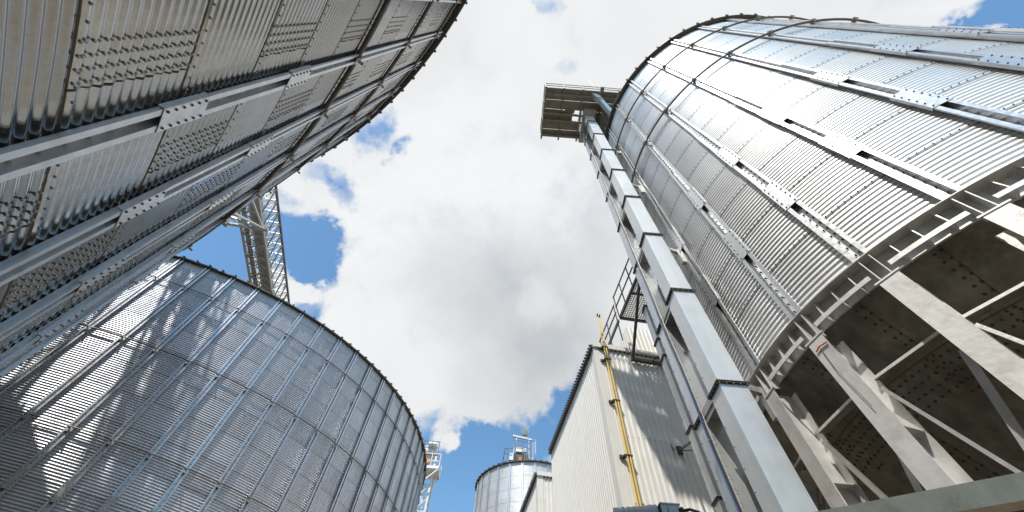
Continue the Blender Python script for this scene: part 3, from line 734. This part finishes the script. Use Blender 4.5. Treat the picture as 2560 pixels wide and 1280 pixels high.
# unseen lattice added on the near silo roof to shadow the second silo
gy = thing('shadow_lattice', 'unseen lattice added on the near silo roof to cast shadows, hidden behind the eave', 'shadow caster', (-18.2, -1.0, 18.2))
for x in (0, 1.0):
    m = MB()
    for z in (0, 1.6): m.bar((x, -6.5, z), (x, 5.5, z), .08)
    for k in range(12):
        y = -6.5+k; m.bar((x, y, 0), (x, y, 1.6), .06); m.bar((x, y, 0), (x, y+1, 1.6), .06); m.bar((x, y+1, 0), (x, y, 1.6), .05)
    m.build('side_lattice', M['galv_dull'], gy)
for (x, y) in ((0, -6), (1, -6), (0, -.5), (1, -.5), (0, 5), (1, 5)):
    m = MB(); rr_ = math.hypot(-18.2+x+15.05, -1+y+8.52); zt = 12.9+max(0, (15.2-rr_))*.53-18.2; m.bar((x, y, zt), (x, y, 0), .10); m.build('post', M['galv_dull'], gy)
# ------------------------------------------------------------------ distant elevator tower beside the second silo
def at(px, py, Dd): r = ray(px, py); return r/np.linalg.norm(r[:2])*Dd
tw = thing('elevator_tower', 'distant slim elevator tower with white railed landing at the edge of the shadowed silo', 'tower', (-4.55, 29.4, -1.6))
def tl(x, y, z): return (x+4.55, y-29.4, z+1.6)
m = MB()
for x in (-5.35, -4.55):
    for y in (29.2, 30.2): m.bar(tl(x, y, -1.6), tl(x, y, 17.4), .12)
z = 0.
while z < 17:
    for (a, b, c_, d_) in ((-5.35, 29.2, -4.55, 29.2), (-4.55, 29.2, -4.55, 30.2)):
        m.bar(tl(a, b, z), tl(c_, d_, z), .07); m.bar(tl(a, b, z), tl(c_, d_, z+.9), .05)
    z += .9
m.build('frame', M['white'], tw)
m = MB(); m.box(tl(-5.0, 29.7, 7), (.3, .3, 17)); m.build('trunk', M['trunk_b'], tw)
m = MB(); m.box(tl(-4.75, 29.3, 16.15), (1.3, 1.5, .05)); m.box(tl(-4.75, 28.62, 16.23), (1.3, .03, .25)); m.box(tl(-4.12, 29.3, 16.23), (.03, 1.5, .25))
m.bar(tl(-4.15, 28.6, 16.1), tl(-5.3, 28.7, 15.0), .07); m.bar(tl(-4.15, 29.9, 16.1), tl(-5.3, 29.9, 15.0), .07)
m.build('landing', M['white'], tw)
m = MB()
for zz in (.55, 1.1): m.bar(tl(-5.35, 28.6, 16.15+zz), tl(-4.12, 28.6, 16.15+zz), .045); m.bar(tl(-4.12, 28.6, 16.15+zz), tl(-4.12, 30, 16.15+zz), .045)
for x in (-5.35, -4.75, -4.12): m.bar(tl(x, 28.6, 16.1), tl(x, 28.6, 17.25), .045)
m.bar(tl(-4.12, 30, 16.1), tl(-4.12, 30, 17.25), .045)
m.build('handrail', M['white'], tw)
m = MB(); m.box(tl(-5.1, 29.7, 18.0), (.9, .9, .5)); m.cyl(tl(-5.3, 29.3, 18.3), tl(-4.7, 29.3, 18.3), .32, 14); m.build('head', M['white'], tw)
m = MB(); m.bar(tl(-5.7, 28.9, 17.35), tl(-4.4, 28.9, 17.35), .08)
for zz in (17.9, 18.4): m.bar(tl(-5.7, 28.9, zz), tl(-4.45, 28.9, zz), .05)
for x in (-5.6, -5.0, -4.45): m.bar(tl(x, 28.9, 17.3), tl(x, 28.9, 18.4), .05)
m.build('upper_rail', M['dark'], tw)
m = MB(); m.box(tl(-5.15, 29.1, 16.9), (.4, .3, .35)); m.box(tl(-4.9, 29.1, 16.3), (.3, .2, .3)); m.build('motor', M['orange'], tw)
rd = MB(); rd.cyl((0, 0, 0), (0, 0, 3.2), .022, 6, .008); ro = rd.build('lightning_rod', M['white']); ro.location = (-4.9, 29.2, 17.3)
tag(ro, 'thin pale lightning rod above the distant elevator tower at the shadowed silo', 'lightning rod')

# ------------------------------------------------------------------ machinery on the distant silo
fx, fy, fz = D*math.sin(az), D*math.cos(az), 17.55
hh = thing('roof_machinery', 'grey machinery cabin with railings on the roof of the distant silo', 'machinery', (2.05, 30.5, 17.7))
def hl(x, y, z): return (x-2.05, y-30.5, z-17.7)
m = MB(); m.box(hl(1.85, 30.3, 18.15), (1.5, .9, .75)); m.bar(hl(1.1, 29.9, 17.8), hl(1.4, 29.9, 18.4), .2); m.build('cabin', M['dark'], hh)
m = MB(); m.box(hl(1.85, 29.84, 18.1), (.20, .06, .28)); m.build('orange_guard', M['orange'], hh)
m = MB(); m.box(hl(1.8, 30.0, 18.85), (.62, .5, .42)); m.cyl(hl(2.25, 29.9, 18.7), hl(2.25, 29.9, 19.0), .12, 10); m.box(hl(1.15, 29.9, 18.2), (.3, .3, .55)); m.build('drive', M['white'], hh)
m = MB(); m.bar(hl(1.15, 29.8, 17.7), hl(1.55, 29.8, 20.0), .07); m.bar(hl(2.55, 29.8, 17.7), hl(2.5, 29.8, 19.8), .07); m.bar(hl(1.2, 29.8, 20.0), hl(2.75, 29.8, 19.75), .14); m.build('gantry', M['galv_dull'], hh)
m = MB()
for zz in (.5, 1.0): m.bar(hl(1.3, 29.7, 18.55+zz), hl(2.6, 29.7, 18.45+zz), .03); m.bar(hl(.55, 29.7, 17.9+zz*.9), hl(1.2, 29.7, 17.9+zz*.9), .03)
for x in (.55, .85, 1.4, 2.0, 2.6): m.bar(hl(x, 29.7, 17.5), hl(x, 29.7, 18.8 if x < 1 else 19.5), .035)
m.bar(hl(.4, 29.6, 17.3), hl(.65, 29.7, 18.8), .03)
m.build('handrail', M['dark'], hh)
m = MB()
for zz in (18.6, 18.95, 19.3, 19.65): m.tube([hl(2.85+.25*math.cos(a), 29.8-.25*math.sin(a), zz) for a in np.linspace(-1.6, 1.6, 8)], .015, 5)
for a in (-.8, 0, .8): m.bar(hl(2.85+.25*math.cos(a), 29.8-.25*math.sin(a), 18.5), hl(2.85+.25*math.cos(a), 29.8-.25*math.sin(a), 19.7), .02)
for x in (2.62, 2.85): m.bar(hl(x, 29.9, 17.5), hl(x, 29.9, 19.6), .03)
m.build('ladder_cage', M['white'], hh)
m = MB(); m.bar(hl(2.7, 29.8, 18.2), hl(3.9, 30.2, 17.2), .07); m.bar(hl(2.8, 29.8, 17.9), hl(3.3, 30.2, 17.3), .18); m.build('spout', M['white'], hh)
m = MB(); m.cyl((0, -.06, .35), (0, .16, .35), .30, 20); m.cyl((0, -.075, .35), (0, -.06, .35), .25, 20, mi=1); m.bar((0, .05, -.1), (0, .05, .1), .06)
o = m.build('floodlight', [M['motor'], M['glass']]); o.location = (2.2, 29.75, 20.05); tag(o, 'round grey floodlight on top of the gantry above the distant silo', 'floodlight')

# ------------------------------------------------------------------ near things at the bottom edge
bm = MB()
A_ = np.array([1.45, 2.54, 0])*1.15; B_ = np.array([4.1, .84, 0])*1.15
dB_ = (B_-A_)/np.linalg.norm(B_-A_)
bo = thing('guard_beam', 'weathered square steel beam with rusty edges crossing in front of the silo legs', 'beam', (A_[0], A_[1], -1.6))
m = MB(); m.bar((0, 0, 2.915), tuple(B_-A_+np.array([0, 0, 2.915])), .115, .13); m.build('beam', M['beam'], bo)
for f in (.02, .985): 
    m = MB(); p = (B_-A_)*f; m.bar((p[0], p[1], 0), (p[0], p[1], 2.85), .09); m.box((p[0], p[1], .01), (.22, .22, .02)); m.build('post', M['beam'], bo)

mo = thing('valve_motor', 'grey cylindrical motor lying on its side at the bottom edge before the cream wall', 'motor', (1.0, 2.72, -1.6))
m = MB(); m.cyl((-.19, .06, 2.93), (.07, .0, 2.945), .058, 24); m.cyl((-.20, .062, 2.93), (-.165, .055, 2.932), .063, 24)
for k in range(6): m.cyl((-.15+.035*k, .05-.008*k, 2.935), (-.145+.035*k, .05-.008*k, 2.935), .062, 24)
m.build('housing', M['motor'], mo)
m = MB(); m.bar((0.02, 0, 0), (0.02, 0, 2.9), .08); m.box((.02, 0, .01), (.24, .24, .02)); m.build('stand', M['motor'], mo)
jb = thing('junction_box', 'grey junction box with a round cover and black cable at the bottom edge', 'junction box', (1.13, 2.70, 1.33))
m = MB(); m.box((0, 0, 0), (.12, .12, .09)); m.box((0, 0, .048), (.13, .13, .008)); m.bar((-.08, .02, -.02), (.0, 0, -.02), .05); m.build('case', M['motor'], jb)
m = MB(); m.cyl((.01, -.055, -.0), (.012, -.068, -.0), .034, 20); m.cyl((.012, -.068, 0), (.0125, -.074, 0), .008, 8); m.build('cover', M['motor'], jb)
m = MB(); m.cyl((.05, -.04, .01), (.085, -.055, .018), .021, 12); m.build('cable_gland', M['black'], jb)
m = MB(); m.tube([(.08, -.05, .016), (.12, -.065, .02), (.17, -.07, .005), (.22, -.07, -.04), (.25, -.07, -.12), (.26, -.07, -.3)], .009, 8); m.build('cable', M['black'], jb, True)
m = MB(); m.tube([(.0, -.02, -.05), (.03, -.03, -.12), (.12, -.04, -.13), (.20, -.05, -.2)], .006, 8); m.build('wire', M['black'], jb, True)
cb = thing('control_box', 'beige control box with a raised lid beside the black cable at the bottom edge', 'box', (1.34, 2.68, 1.285))
m = MB(); m.box((0, 0, 0), (.13, .09, .09)); m.build('case', M['box'], cb)
m = MB(); m.box((.01, -.05, .0), (.11, .02, .08)); m.build('lid', M['box'], cb)
m = MB(); m.bar((0, .02, -.05), (0, .02, -2.88), .05); m.build('stand', M['motor'], cb)
hz = thing('limit_switch', 'small dark switch housing at the foot of the twin trunks', 'switch', (1.52, 2.70, 1.27))
m = MB(); m.box((0, 0, 0), (.07, .07, .09)); m.cyl((0, -.03, .0), (.04, -.06, .0), .02, 12); m.build('case', M['black'], hz)
m = MB(); m.bar((0, 0, -.05), (0, 0, -2.87), .04); m.build('stand', M['motor'], hz)

# the cream buildings group stands 1.19 times farther out than first laid out (scaled about the camera point's plan position)
KB = 1.19
siloL.location = (siloL.location.x*.955, siloL.location.y*.955, -1.6*.955); siloL.scale = (.955,)*3
for o in list(bpy.data.objects):
    if o.parent is None and (o.name.startswith(('clad_building', 'access_landing', 'square_duct', 'vent_pipe'))):
        o.location = o.location*KB; o.scale = (KB, KB, KB)
